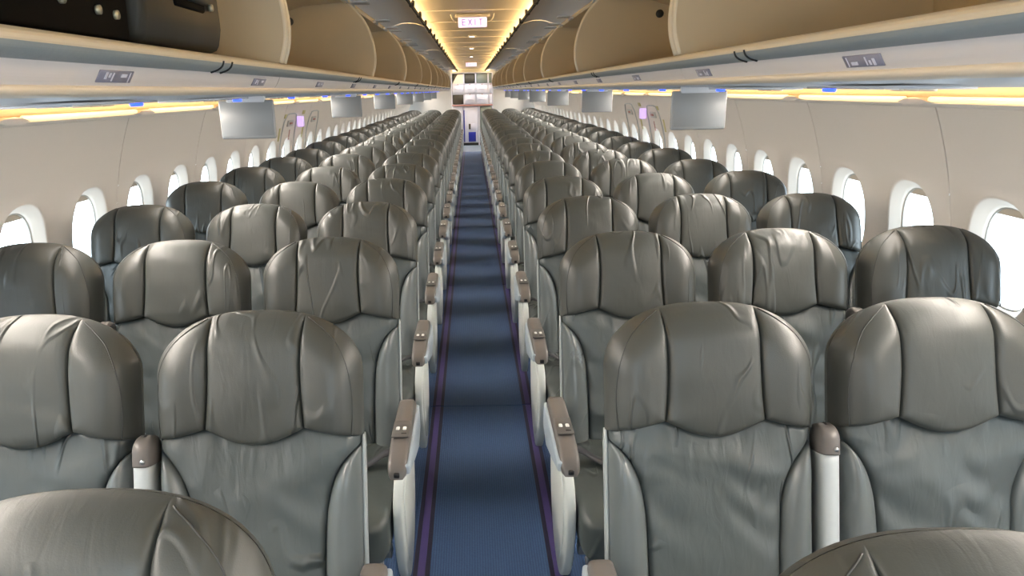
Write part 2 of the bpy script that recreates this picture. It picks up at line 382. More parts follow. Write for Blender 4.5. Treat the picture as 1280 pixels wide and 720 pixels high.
# ------------------------------------------------------------------ ceiling
ceil = struct(link('ceiling', prism([(-0.60, 2.26), (0.60, 2.26), (0.60, 2.30), (-0.60, 2.30)], YF, YB), M['ceil']))
def cpanel(y0, y1):
    path = [(x, 2.235-0.03*(abs(x)/0.56)**3) for x in [i*0.07-0.56 for i in range(17)]]
    return ribbon(path, y0+0.004, y1-0.004, 0.012)
y = YF
while y < 21.3:
    link('ceiling_panel', cpanel(y, min(y+1.01, YB)), M['ceil'], ceil)
    link('panel_joint', box_mesh(1.08, 0.03, 0.006, at=(0, y+1.01, 2.222)), M['beige'], ceil)
    y += 1.01
link('ceiling_panel', cpanel(y, YB), M['ceil'], ceil)
n = 0
for s in (-1, 1):
    # continuous cove wall from side wall top over the bins to the ceiling edge
    path = [(1.70, 1.53), (1.655, 1.60), (1.58, 1.69), (1.48, 1.80), (1.40, 1.92), (1.22, 2.06), (0.95, 2.17), (0.62, 2.28)]
    n += 1; struct(link('trim_%d' % n, ribbon([(s*x, z) for x, z in path], YF, YB, 0.01*-s), M['cove']))
    # channel: beige ridge and PSU rail with scalloped outer edge
    n += 1; struct(link('trim_%d' % n, ribbon([(s*x, z) for x, z in smooth_path([(0.634, 1.622), (0.627, 1.617), (0.626, 1.611), (0.633, 1.605), (0.650, 1.602)], 4)], YF, 21.2, 0.006*s), M['beige']))
    def rail(u, v):
        Y = YF+(21.2-YF)*v
        ph = ((Y-WY0-WOFF[s])/(2*PIT)) % 1.0
        wv = 0.10*(0.5-0.5*math.cos(2*PI*ph*1.0))**0.8
        xo = 1.46+wv
        x = 1.08+(xo-1.08)*u
        z = 1.603-0.0327*(x-0.645) + (0.012*max(0, (u-0.85)/0.15)**2)
        return (s*x, Y, z)
    n += 1; struct(link('trim_%d' % n, grid(10, 260, rail), M['psu']))
    # ledge closing the top of the wall panels, with lens clips at the panel joints
    n += 1; lo = struct(link('trim_%d' % n, ribbon([(s*x, z) for x, z in [(1.692, 1.508), (1.655, 1.512), (1.645, 1.520), (1.655, 1.528), (1.70, 1.530)]], YF, 21.2, 0.003*s), M['wall']))
    clip = prism([(-0.10, 0), (-0.05, 0.014), (0, 0.018), (0.05, 0.014), (0.10, 0), (0.05, -0.010), (-0.05, -0.010)], -0.02, 0.02, 'X', bev=0.003)
    k = K0
    while WY0+(k-0.5)*PIT < 21:
        link('ledge_clip', clip, M['wall'], lo, loc=(s*1.640, WY0+WOFF[s]+(k-0.5)*PIT, 1.525)); k += 2
    # warm lamps, one tube per panel, lying behind the ledge
    k = K0; q = 0
    while WY0+(k-0.5)*PIT < 20.6:
        y0 = WY0+WOFF[s]+(k-0.5)*PIT
        t = tag(link('cove_tube_lamp', cyl(0.010, 2*PIT-0.16, axis='Y', n=10), M['tube'], None, loc=(s*1.640, y0+PIT, 1.535)),
            'glowing warm strip lamp above the %s window wall, %s from the front' % (SIDE[s], ORD[q]), 'lamp', 'warm strip lamps above the %s windows' % SIDE[s]); k += 2; q += 1

# ------------------------------------------------------------------ overhead bins
BL = 2.02; B0 = 0.27
bin_in = [(0.60, 1.688), (1.0, 1.690), (1.26, 1.70), (1.31, 1.76), (1.30, 1.88), (1.18, 2.00), (0.95, 2.07), (0.72, 2.085)]
bin_out = [(0.72, 2.105), (0.96, 2.09), (1.20, 2.02), (1.325, 1.89), (1.335, 1.75), (1.28, 1.665), (1.0, 1.602), (0.66, 1.612), (0.622, 1.656)]
front = smooth_path([(0.590, 1.690), (0.572, 1.75), (0.570, 1.82), (0.588, 1.91), (0.632, 2.0), (0.712, 2.088)], 5)
div_poly = bin_in[::-1][1:-1] + front  # (from top back ... ) closed loop
div_poly = front + bin_in[::-1][1:]
lip_path = smooth_path([(0.600, 1.684), (0.587, 1.683), (0.580, 1.677), (0.584, 1.667), (0.600, 1.658), (0.625, 1.655)], 3)
door_path = smooth_path([(0.700, 2.098), (0.640, 2.128), (0.560, 2.146), (0.470, 2.140), (0.385, 2.112)], 4)
def S(path, s): return [(s*x, z) for x, z in path]
binmesh = {}
for s in (-1, 1):
    d = {}
    d['housing'] = prism(S(bin_in+bin_out, s), 0, BL, 'Y')
    d['divider'] = prism(S(div_poly, s), -0.011, 0.011, 'Y')
    d['edge'] = tube([(s*x, 0, z) for x, z in front], 0.011, 8)
    d['edge2'] = tube([(s*(x-0.001), 0, z) for x, z in front], 0.009, 8)
    d['lip'] = ribbon(S(lip_path, s), 0.0, BL, 0.004*(-s))
    d['bead'] = tube([(s*0.590, 0.0, 1.683), (s*0.590, BL, 1.683)], 0.005, 8)
    d['strip'] = ribbon(S(smooth_path([(0.5765, 1.670), (0.582, 1.662), (0.593, 1.6555), (0.610, 1.651)], 3), s), 0.0, BL, 0.003*s)
    d['fascia'] = ribbon(S(smooth_path([(0.610, 1.653), (0.615, 1.642), (0.6215, 1.630), (0.630, 1.619)], 3), s), 0.002, BL-0.002, 0.003*s)
    d['under'] = ribbon(S([(0.645, 1.6035), (1.095, 1.5885)], s), 0.002, BL-0.002, 0.003*s)
    d['door'] = ribbon(S(door_path, s), 0.004, BL-0.004, -0.014*s)
    d['gasket'] = box_mesh(0.016, BL-0.02, 0.022, 0.004, 1, at=(s*0.380, BL/2, 2.108))
    d['latch'] = boxes_mesh([(0.03, 0.07, 0.022, (s*0.374, 0, 2.104)), (0.018, 0.03, 0.03, (s*0.366, 0.0, 2.116))], 0.003)
    d['arm'] = boxes_mesh([(0.10, 0.012, 0.010, (s*0.655, -0.05, 2.098)), (0.10, 0.012, 0.010, (s*0.655, 0.0, 2.098)), (0.10, 0.012, 0.010, (s*0.655, 0.05, 2.098)), (0.022, 0.15, 0.016, (s*0.705, 0, 2.085))], 0.002)
    d['clip'] = tube([(s*x, 0, z) for x, z in smooth_path([(0.5745, 1.674), (0.579, 1.663), (0.590, 1.655), (0.606, 1.650)], 3)], 0.0022, 6)
    d['dot'] = cyl(0.022, 0.008, axis='Y', n=14)
    binmesh[s] = d
for s in (-1, 1):
    d = binmesh[s]
    for k in range(-1, 10):
        y0 = B0+k*BL
        lab = ('open tan overhead bin on the %s, %s from the camera, its door swung up' % (SIDE[s], ORD[k+1]))
        if k == 0 and s < 0: lab = 'open tan overhead bin on the left holding the black equipment case'
        b = thing('overhead_bin', lab, 'overhead bin', (0, y0, 0), 'open overhead bins along the %s side' % SIDE[s])
        link('housing', d['housing'], M['bin'], b)
        dbl = (k % 2 == 1)      # the far end of every other bin is a module joint with two edges
        dv = link('divider', d['divider'], M['bin'], b, loc=(0, BL-(0.03 if not dbl else 0.035), 0))
        link('edge_trim', d['edge'], M['trim'], dv)
        link('latch_hole', d['dot'], M['dark'], dv, loc=(s*1.03, -0.013, 1.99))
        if (k % 2 == 0):
            dv2 = link('divider', d['divider'], M['bin'], b, loc=(0, BL-0.068, 0)); link('edge_trim', d['edge2'], M['trim'], dv2)
        link('lip', d['lip'], M['trim'], b); link('lip_bead', d['bead'], M['trim'], b)
        st = link('scuff_strip', d['strip'], M['alu'], b)
        for yy in (1.40, 1.46): link('strip_clip', d['clip'], M['black'], st, loc=(0, yy, 0))
        link('fascia', d['fascia'], M['under'], b); link('underside', d['under'], M['psu'], b)
        dr = link('door', d['door'], M['door'], b)
        if k % 2 == 0: dr.scale = (1, (BL-0.05)/BL, 1)
        link('gasket', d['gasket'], M['dark'], dr)
        for yy in (0.35, 1.01, 1.67): link('latch', d['latch'], M['dark'], dr, loc=(0, yy, 0))
        for yy in (0.12, 1.25, 1.88): link('hinge_arm', d['arm'], M['metal'], dr, loc=(0, yy, 0))
# contents of the near left bin
def lx(s, x): return s*x
kp = thing('equipment_rack', 'black riveted equipment panel standing in the near left overhead bin', 'equipment', (-0.62, 0.35, 1.695))
link('panel_board', prism([(0, 0), (-0.30, 0), (-0.30, 0.33), (-0.055, 0.33), (-0.012, 0.23), (0.004, 0.12)], 0, 0.975, 'Y', bev=0.006), M['kit'], kp)
rv = cyl(0.0075, 0.008, axis='X', n=12)
for (yy, zz) in [(0.55, 0.035), (0.62, 0.12), (0.76, 0.045), (0.79, 0.12), (0.865, 0.040), (0.925, 0.038), (0.90, 0.14)]:
    link('rivet', rv, M['rivet'], kp, loc=(0.002+0.02*zz/0.2*0 + (0.004*zz/0.12), yy, zz))
kc = thing('equipment_case', 'charcoal hard equipment case with recessed latch in near left overhead bin', 'case', (-0.61, 1.345, 1.695))
link('case_body', prism([(0.0, 0.0), (0.012, 0.05), (0.008, 0.14), (-0.012, 0.24), (-0.05, 0.32), (-0.30, 0.32), (-0.30, 0.0)], 0, 0.415, 'Y', bev=0.015), M['kitcase'], kc)
lt = link('latch_plate', box_mesh(0.012, 0.16, 0.05, 0.005, 2, at=(0.010, 0.22, 0.10)), M['kit'], kc, rot=(0.0, 0.0, 0))
for yy, zz in ((0.11, 0.115), (0.22, 0.112), (0.335, 0.09)): link('rivet', rv, M['rivet'], kc, loc=(0.016, yy, zz))
link('latch_bar', box_mesh(0.014, 0.10, 0.02, 0.004, 2, at=(0.018, 0.25, 0.10)), M['kitcase'], lt)

# ------------------------------------------------------------------ placards on the underside of the bins, PSUs, screens
RP = 0.84; Y1 = 1.55     # row pitch, head position of the second row
plac = box_mesh(0.022, 0.118, 0.003, 0.001, 1)
bars = [boxes_mesh([q]) for q in [(0.012, 0.007, 0.001, (0.002, -0.036, 0)), (0.008, 0.005, 0.001, (0.003, -0.024, 0)), (0.015, 0.003, 0.001, (0, -0.013, 0)), (0.018, 0.002, 0.001, (0, 0.046, 0)), (0.006, 0.02, 0.001, (0.003, 0.025, 0))]]
psu_plate = box_mesh(0.17, 0.44, 0.006, 0.002, 1); vent = cyl(0.018, 0.009, n=14); rl = cyl(0.016, 0.008, n=14); led = box_mesh(0.030, 0.022, 0.010, 0.003, 1)
for s in (-1, 1):
    for k in range(-1, 23):
        y = Y1-0.305+k*RP
        if y > 20.9: break
        p = thing('seat_row_placard', 'violet-grey row placard under the %s bins, %s from the camera' % (SIDE[s], ORD[k+1]), 'sign', (s*0.6185, y, 1.634), 'row placards under the %s bins' % SIDE[s], rot=(0, s*1.02 if s > 0 else -1.02, 0))
        link('plate', plac, M['placard'], p)
        if k < 3:
            for q in bars: link('print_mark', q, M['mark'], p, loc=(0, 0, -0.002))
        u = thing('service_unit', 'grey reading light and call light unit over the %s seats, %s from camera' % (SIDE[s], ORD[k+1]), 'service unit', (s*0.97, y+0.57, 1.586), 'service units over the %s seats' % SIDE[s], rot=(0, s*0.0327, 0))
        link('panel', psu_plate, M['psu'], u)
        for q in (-1, 0, 1):
            link('air_vent', vent, M['beige'], u, loc=(0.045, q*0.06-0.05, -0.003)); link('reading_light', rl, M['button'], u, loc=(-0.04, q*0.06-0.05, -0.001))
        link('call_light', led, M['led'], u, loc=(-s*0.07, 0.12, -0.006))
scr = box_mesh(0.232, 0.020, 0.160, 0.008, 3, at=(0, 0, -0.092)); scrf = box_mesh(0.212, 0.003, 0.138, 0.001, 1, at=(0, -0.0105, -0.090)); hinge = box_mesh(0.16, 0.03, 0.03, 0.006, 2, at=(0, 0, -0.008))
for s in (-1, 1):
    for k in range(7):
        t = thing('video_screen', 'grey drop-down video screen hanging from the %s ceiling rail, %s from the camera' % (SIDE[s], ORD[k]), 'screen', (-0.975 if s < 0 else 0.930, 3.13+2.52*k, 1.592), 'drop-down screens on the %s' % SIDE[s])
        link('screen_body', scr, M['screen'], t); link('display', scrf, M['screen'], t); link('hinge_mount', hinge, M['psu'], t)

# ceiling signs and lamps
def ceiling_sign(y, lab):
    t = thing('ceiling_exit_sign', lab, 'sign', (0, y, 2.228))
    link('housing', box_mesh(0.30, 0.05, 0.03, 0.008, 2, at=(0, 0, -0.012)), M['ceil'], t)
    f = link('lit_face', box_mesh(0.245, 0.026, 0.085, 0.008, 2, at=(0, 0, -0.065)), M['sign'], t)
    # EXIT lettering built from bars
    L = []
    def bar(x, z, w, h): L.append((w, 0.003, h, (x, -0.0145, -0.065+z)))
    x = -0.075
    bar(x-0.012, 0, 0.006, 0.05); [bar(x, q, 0.028, 0.006) for q in (-0.022, 0, 0.022)]
    bar(0.022, 0, 0.006, 0.05)
    bar(0.070, 0.022, 0.034, 0.006); bar(0.070, -0.003, 0.006, 0.045)
    me = boxes_mesh(L)
    bm = bmesh.new(); bm.from_mesh(me)
    for sg in (-1, 1):
        r = bmesh.ops.create_cube(bm, size=1)['verts']; bmesh.ops.scale(bm, vec=(0.006, 0.003, 0.058), verts=r)
        bmesh.ops.rotate(bm, cent=(0,0,0), matrix=Matrix.Rotation(sg*0.55, 3, 'Y'), verts=r); bmesh.ops.translate(bm, vec=(-0.022, -0.0145, -0.065), verts=r)
    bm.to_mesh(me); bm.free()
    link('lettering', me, M['signred'], f)
    for sg in (-1, 1):
        link('bracket', tube([(sg*0.155, 0.0, -0.06), (sg*0.175, -0.01, -0.035), (sg*0.185, -0.02, 0.0)], 0.006, 8), M['trim'], t)
ceiling_sign(6.55, 'lit white exit sign hanging from the ceiling nearest the camera')
ceiling_sign(17.0, 'far lit white exit sign on the ceiling above the galley')
for q, y in enumerate([7.2, 8.9, 11.4, 14.2]):
    t = thing('ceiling_light', 'small white square ceiling light over the aisle, %s from the camera' % ORD[q], 'light', (0, y, 2.214), 'small ceiling lights over the aisle')
    link('bezel', box_mesh(0.09, 0.09, 0.012, 0.004, 2), M['ceil'], t); link('lens', box_mesh(0.055, 0.055, 0.012, 0.004, 2, at=(0, 0, -0.006)), M['lamp'], t)

# ------------------------------------------------------------------ over-wing exits
def loop_path(s, y, hy, z0, z1, n=40, p=6):
    zc, hz = (z0+z1)/2, (z1-z0)/2; pts = []
    for k in range(n+1):
        a = 2*PI*k/n; c, q = math.cos(a), math.sin(a); r = 1/((abs(c)/hy)**p+(abs(q)/hz)**p)**(1/p)
        z = zc+q*r; pts.append((s*(wx(z)-0.004), y+c*r, z))
    return pts
dn = 0
for s in (-1, 1):
    yy = WY0+WOFF[s]+8*PIT
    for q, y in enumerate((yy, yy+2*PIT)):
        dn += 1
        d_ = struct(link('door_%d' % dn, tube(loop_path(s, y, 0.262, 0.34, 1.42), 0.006, 6, cap=False), M['part']))
        hz = 1.33
        link('handle_cover', box_mesh(0.014, 0.20, 0.06, 0.005, 2), M['reveal'], d_, loc=(s*(wx(hz)-0.006), y, hz), rot=(0, -s*0.30, 0))
        link('handle_pull', box_mesh(0.012, 0.09, 0.02, 0.004, 2), M['gred'], d_, loc=(s*(wx(hz)-0.016), y, hz), rot=(0, -s*0.30, 0))
    y = yy+PIT*0.0
    sg = thing('wall_exit_sign', 'small lit violet exit sign above the over-wing exit on the %s' % SIDE[s], 'sign', (s*(wx(1.36)-0.03), y+0.30, 1.335), rot=(0, 0, s*-0.15))
    link('lit_face', box_mesh(0.06, 0.13, 0.10, 0.008, 2), M['sign2'], sg)
    for wh, (dy, z, a, b, mm) in zip(('yellowish, low and nearer than the', 'yellowish, high and nearer than the', 'reddish, just below the', 'yellowish, low and beyond the', 'yellowish, high and beyond the'), ((-0.34, 1.24, 0.05, 0.12, 'yellow'), (-0.22, 1.40, 0.10, 0.04, 'yellow'), (0.05, 1.22, 0.03, 0.10, 'gred'), (0.62, 1.22, 0.06, 0.12, 'yellow'), (0.50, 1.42, 0.12, 0.04, 'yellow'))):
        tag(link('instruction_placard', box_mesh(0.003, a, b, 0.001, 1), M[mm], None, loc=(s*(wx(z)-0.003), y+dy, z), rot=(0, -s*math.asin((z-0.78)/1.86), 0)),
            'small instruction placard %s over-wing exit sign on the %s wall' % (wh, SIDE[s]), 'placard')

# ------------------------------------------------------------------ seats
W = 0.227
def top_s(x): return 0.757-0.135*(1-max(0.0, 1-(min(1, abs(x)/W))**2.5)**0.52)
def hb(x):                 # W-shaped lower seam of the headrest
    a = abs(x)
    return 0.503-0.036*math.cos(min(a/0.108, 1)*PI/2)**1.0 if a < 0.108 else 0.503-0.028*((a-0.108)/(W-0.108))**0.8
def xs_head(s):            # seam between panel and wings
    t = (s-0.49)/0.26; return 0.108-0.006*math.sin(min(max(t, 0), 1)*PI)-0.004*t
def arc_outline():
    pts = [(W, 0.40), (W, 0.5), (W, 0.56), (W, 0.62)]
    for i in range(60):
        x = W*(1-(i/59)**1.6)
        pts.append((x, top_s(x)))
    return pts
OUT = arc_outline()
def dist_out(x, s):
    x = abs(x); best = 9
    for (a, b), (c, d) in zip(OUT[:-1], OUT[1:]):
        dx, dy = c-a, d-b; l = dx*dx+dy*dy
        t = 0 if l == 0 else max(0, min(1, ((x-a)*dx+(s-b)*dy)/l))
        best = min(best, math.hypot(x-a-dx*t, s-b-dy*t))
    return best
def rnd_edge(d, r):
    if d >= r: return 1.0
    q = 1-d/r; return math.sqrt(max(0, 1-q*q))
def wing_n(x, s):
    a = abs(x)/W
    return 0.008*max(0, (a-0.42)/0.58)**1.2*math.exp(-((s-0.58)/0.12)**2)
def head_n(x, s, dseam, side):
    d = dist_out(x, s)
    base = 0.078*rnd_edge(d, 0.075) + wing_n(x, s)*rnd_edge(d, 0.06)
    seam = -0.013*math.exp(-dseam/0.0035) + 0.008*(1-math.exp(-dseam/0.03))
    tilt = -0.020*max(0, (s-0.60)/0.16)**2*rnd_edge(d, 0.05)
    bot = 0.012*min(1, max(0, (s-hb(x))/0.05))
    return base+seam*min(1, d/0.02)+tilt+bot*0
def lean_fn(lean):
    sl, cl = math.sin(lean), math.cos(lean)
    def T(x, s, n): return (x, 0.20+s*sl-n*cl, 0.40+s*cl+n*sl)
    return T
def ease(t, k=0.7):  # denser at the end t=1
    return 1-(1-t)**(1/k) if False else math.sin(t*PI/2)**1.0*k+(1-k)*t
def cosd(t): return 0.85*(0.5-0.5*math.cos(PI*t))+0.15*t
def head_meshes(T):
    def panel(u, v):
        vv = cosd(v); u = cosd(u)
        s0 = 0.62
        x = (2*u-1)*0.104
        for _ in range(2):
            b, t = hb(x), top_s(x); s = b+(t-b)*vv; x = (2*u-1)*xs_head(s)
        b, t = hb(x), top_s(x); s = b+(t-b)*vv
        ds = min(xs_head(s)-abs(x), (s-b))
        return T(x, s, head_n(x, s, max(0, ds), False))
    P = grid(30, 34, panel)
    def wing(sg):
        def f(u, v):
            vv = cosd(v); uu = cosd(u)
            x = 0.104+(W-0.104)*uu
            for _ in range(2):
                b, t = hb(x), top_s(x); s = b+(t-b)*vv; x = xs_head(s)+(W-xs_head(s))*uu
            x = min(x, W); b, t = hb(x), top_s(x); s = b+(t-b)*vv
            ds = min(abs(x)-xs_head(s), s-b)
            return T(sg*x, s, head_n(x, s, max(0, ds), True))
        return grid(30, 34, f)
    def seam(sg):
        pts = smooth_path([(0.112, top_s(0.112)-0.004), (0.145, top_s(0.145)-0.014), (0.178, top_s(0.178)-0.026), (0.200, 0.640), (0.209, 0.590), (0.211, 0.535), (0.209, 0.482)], 5)
        return tube([T(sg*x, q, head_n(x, q, 0.05, True)+0.0006) for x, q in pts], 0.0016, 6)
    return P, wing(1), wing(-1), seam(1), seam(-1)
ZB = 0.455
def xs_back(s):            # seam between back panel and side bolsters
    if s >= ZB: return W-0.004
    t = (ZB-s)/0.14
    return (W-0.006)-0.078*(1-math.exp(-2.3*t))*1.02
def back_n(x, s, dseam):
    d = W-0.006-abs(x)
    base = 0.052*rnd_edge(max(0, d), 0.030)
    return base
PH = 0.0
def back_meshes(T):
    def panel(u, v):
        x0 = 2*cosd(u)-1
        vv = ease(v, 0.6)
        x = x0*0.2
        s = 0.02
        for _ in range(3):
            t = hb(x)+0.004; s = 0.0+(t-0.0)*vv; x = x0*xs_back(s)
        ds = min(xs_back(s)-abs(x), t-s)
        n = back_n(x, s, ds)*1.0 - 0.012*math.exp(-max(0, ds)/0.004) + 0.012*(1-math.exp(-max(0, ds)/0.05)) - 0.012*math.exp(-((x/0.10)**2))*0
        # gathered folds below the headrest seam
        fold = math.exp(-((t-s)/0.07)**2)*min(1, (t-s)/0.012)
        n += 0.0030*fold*math.sin(x*150+9*math.sin(x*23)) + 0.004*math.exp(-((s-0.16)/0.14)**2)
        # sagging diagonal creases
        n += 0.0034*math.sin(PH+(x*38+s*62)*(1 if x > 0.03*math.sin(PH) else -0.6)+2.5*math.sin(x*17+s*11+PH))*math.exp(-((s-0.34+0.25*x*math.cos(PH))/0.10)**2)*min(1, abs(x-0.03*math.sin(PH))/0.04)
        return T(x, s, n)
    P = grid(56, 60, panel)
    def bol(sg):
        def f(u, v):
            s = ZB*v**0.8; xi = xs_back(s); xo = W-0.004; x = xi+(xo-xi)*cosd(u)
            wd = max(1e-4, xo-xi); q = (x-xi)/wd
            n = 0.050*rnd_edge(max(0, xo-x), 0.030) + 0.022*min(1, wd/0.06)*math.sin(q*PI)**0.7 - 0.012*math.exp(-(x-xi)/0.004)
            return T(sg*x, s, n)
        return grid(14, 30, f)
    return P, bol(1), bol(-1)
def shell_mesh(T, leather=False):
    """back half of the seat: curved behind, one closed surface; rim stands just outside the cushion"""
    def f(u, v):
        vv = ease(v, 0.7); x0 = 2*u-1; x = math.copysign(ease(abs(x0), 0.7), x0)*(W if leather else W-0.002)
        t = top_s(x); b0 = 0.47 if leather else -0.02
        t = t if leather else min(t-0.004, 0.475)
        s = b0+(t-b0)*vv
        if leather:
            d = dist_out(x, s); n = -0.050*rnd_edge(d, 0.055)
        else:
            d = (W-0.002)-abs(x); n = -0.055*rnd_edge(max(0, d), 0.03)+0.0
        return T(x, s, n)
    return grid(30, 20, f)
def rim_mesh(T, sg):
    """hard light edge strip running up the side of the backrest"""
    pts = []
    vs, fs = [], []
    prof = [(0.0, -0.020), (0.003, -0.016), (0.004, 0.0), (0.003, 0.010), (0.0, 0.014), (-0.004, 0.012), (-0.004, -0.016)]
    N = 16
    for i in range(N+1):
        s = -0.02+0.495*i/N; wdt = 1 if i not in (0, N) else 0.75
        for px, pn in prof: vs.append(T(sg*(W-0.001+px*wdt), s, pn*wdt))
    m = len(prof)
    for i in range(N):
        for k in range(m): fs.append((i*m+k, i*m+(k+1) % m, (i+1)*m+(k+1) % m, (i+1)*m+k))
    fs += [tuple(range(m)), tuple(range(N*m, (N+1)*m))]
    return mesh_from(vs, fs)
def cushion_mesh():
    # superellipsoid-like pad with drooping front
    bm = bmesh.new(); bmesh.ops.create_cube(bm, size=1)
    bmesh.ops.subdivide_edges(bm, edges=list(bm.edges), cuts=11, use_grid_fill=True)
    for v in bm.verts:
        x, y, z = v.co*2
        def sq(a, b, c, p=9):
            m_ = max(abs(a), abs(b), abs(c)); q = (abs(a)**p+abs(b)**p+abs(c)**p)**(1/p); return m_/q
        k = sq(x, y, z); x, y, z = x*k, y*k, z*k
        X, Y, Z = x*0.232, y*0.245, z*0.068
        Z += 0.012*(1-(x*x))*(1 if z > 0 else 0)-0.03*max(0, -y-0.55)**1.5*2
        if z > 0: Z -= 0.006*math.exp(-((abs(X)-0.165)/0.006)**2)
        v.co = (X, Y-0.045, Z+0.405)
    me = bpy.data.meshes.new('cushion'); bm.to_mesh(me); bm.free(); me.polygons.foreach_set('use_smooth', [True]*len(me.polygons)); return me
def armrest_down(sg):
    """lowered aisle armrest, x=0 is its own centre line; returns dict of meshes"""
    def sweep(wt, zoff_t, zoff_b, y0, y1, n=22, round_front=0.05, round_rear=0.03):
        vs, fs = [], []; ring = 16
        for i in range(n+1):
            t = i/n; y = y0+(y1-y0)*t
            df, dr = (y-y0), (y1-y)
            kf = rnd_edge(df, round_front); kr = rnd_edge(dr, round_rear); k = min(kf, kr)
            zt, zb = zoff_t(y), zoff_b(y); zc, hz = (zt+zb)/2, (zt-zb)/2*max(k, 0.05)
            zc = zb+(zt-zb)/2 - (0.010*(1-kf))
            for q in range(ring):
                a = 2*PI*q/ring; c, s_ = math.cos(a), math.sin(a)
                vs.append((wt*math.copysign(abs(c)**0.55, c)*(0.6+0.4*k), y, zc+hz*math.copysign(abs(s_)**0.6, s_)))
        for i in range(n):
            for q in range(ring): fs.append((i*ring+q, i*ring+(q+1) % ring, (i+1)*ring+(q+1) % ring, (i+1)*ring+q))
        fs += [tuple(range(ring)), tuple(range(n*ring, (n+1)*ring))]
        return mesh_from(vs, fs)
    top = lambda y: 0.640-0.030*max(0, (-0.02-y)/0.21)**2
    d = {}
    d['cap'] = sweep(0.0285, top, lambda y: top(y)-0.048, -0.235, 0.175)
    d['side'] = prism([(-0.215, 0.605), (0.18, 0.61), (0.20, 0.52), (0.10, 0.49), (-0.06, 0.53), (-0.16, 0.562), (-0.21, 0.575)], -0.028, 0.028, 'X', bev=0.006)
    d['plate'] = box_mesh(0.050, 0.105, 0.004, 0.0015, 1, at=(0, -0.06, 0.6405))
    d['button'] = box_mesh(0.011, 0.019, 0.005, 0.003, 2)
    d['slot'] = box_mesh(0.016, 0.008, 0.014, 0.002, 1, at=(0, -0.232, 0.585))
    d['notch'] = box_mesh(0.016, 0.008, 0.003, 0.001, 1, at=(0.010, -0.092, 0.642))
    return d
ARM = armrest_down(1)
def raised_arm(T, sgx):
    """armrest folded up between two seatbacks (local x=0)"""
    def g(s0, s1, n0, n1, hx, tp=0.0, taper=1.0):
        vs, fs = [], []; ring = 16; N = 14
        for i in range(N+1):
            t = i/N; s = s0+(s1-s0)*t; k = 1.0
            if tp: k = rnd_edge(s1-s, tp)
            k = max(k, 0.08); nc, hn = (n0+n1)/2, (n1-n0)/2; hw = hx*(taper+(1-taper)*t)
            for q in range(ring):
                a = 2*PI*q/ring; c, si = math.cos(a), math.sin(a)
                vs.append(T(hw*(0.55+0.45*k)*math.copysign(abs(c)**0.5, c), s, nc+hn*k*math.copysign(abs(si)**0.5, si)))
        for i in range(N):
            for q in range(ring): fs.append((i*ring+q, i*ring+(q+1) % ring, (i+1)*ring+(q+1) % ring, (i+1)*ring+q))
        fs += [tuple(range(ring)), tuple(range(N*ring, (N+1)*ring))]
        return mesh_from(vs, fs)
    return dict(body=g(0.06, 0.430, 0.000, 0.074, 0.0205, 0, 0.85), cap=g(0.425, 0.487, -0.002, 0.078, 0.0213, 0.030),
                screw=None)
shroud_poly = smooth_path([(0.20, 0.615), (0.02, 0.585), (-0.13, 0.565), (-0.20, 0.50), (-0.205, 0.40), (-0.16, 0.27), (-0.09, 0.185), (-0.01, 0.165), (0.10, 0.20), (0.18, 0.30), (0.22, 0.45)], 4)
shroud = prism(shroud_poly, -0.014, 0.014, 'X', bev=0.006)
shroud_in = prism([(y*0.78+0.004, (z-0.40)*0.80+0.40) for y, z in shroud_poly], -0.0175, 0.0175, 'X', bev=0.003)
def build_seat_set(lean):
    global PH
    PH = lean*60
    T = lean_fn(lean); S_ = {}
    S_['head'], S_['wingR'], S_['wingL'], S_['stR'], S_['stL'] = head_meshes(T)
    S_['back'], S_['bolR'], S_['bolL'] = back_meshes(T)
    S_['hshell'] = shell_mesh(T, True); S_['bshell'] = shell_mesh(T, False)
    S_['rimR'] = rim_mesh(T, 1); S_['rimL'] = rim_mesh(T, -1)
    S_['arm'] = raised_arm(T, 1)
    S_['screw'] = cyl(0.005, 0.004, at=T(0.007, 0.437, 0.078), axis='Y', n=12)
    S_['slot'] = box_mesh(0.010, 0.016, 0.006, 0.002, 1, at=T(0.0, 0.484, 0.042))
    S_['table'] = None
    return S_
cush = cushion_mesh()
frame_m = boxes_mesh([(0.45, 0.035, 0.035, (0, -0.16, 0.30)), (0.45, 0.035, 0.035, (0, 0.12, 0.30)), (0.03, 0.44, 0.03, (0, -0.03, 0.325))], 0.004)
leg_m = boxes_mesh([(0.030, 0.035, 0.30, (0, -0.16, 0.150)), (0.030, 0.035, 0.30, (0, 0.12, 0.150)), (0.034, 0.40, 0.022, (0, -0.02, 0.015))], 0.004)
belt_poly = smooth_path([(-0.215, 0.02, 0.50), (-0.19, 0.0, 0.505), (-0.14, -0.03, 0.485), (-0.10, -0.05, 0.487), (-0.05, -0.04, 0.488)], 5)
def strap_mesh(path, wd, flip=1):
    vs, fs = [], []
    for i, p in enumerate(path):
        for dz, dy in ((0, -wd/2), (0, wd/2)):
            for tt in (0.0, 0.003): vs.append((flip*p[0], p[1]+dy, p[2]+tt+abs(dy)*0.15))
    for i in range(len(path)-1):
        a, b = i*4, (i+1)*4
        fs += [(a, a+2, b+2, b), (a+1, b+1, b+3, a+3), (a, b, b+1, a+1), (a+2, a+3, b+3, b+2)]
    fs += [(0, 1, 3, 2), (len(path)*4-4, len(path)*4-2, len(path)*4-1, len(path)*4-3)]
    return mesh_from(vs, fs)
strapR, strapL = strap_mesh(belt_poly, 0.045, 1), strap_mesh(belt_poly, 0.045, -1)
buckle = box_mesh(0.055, 0.045, 0.014, 0.004, 2)
SETS = {k: build_seat_set(math.radians(a)) for k, a in (('std', 14.5), ('up', 12.0), ('rec', 18.0))}

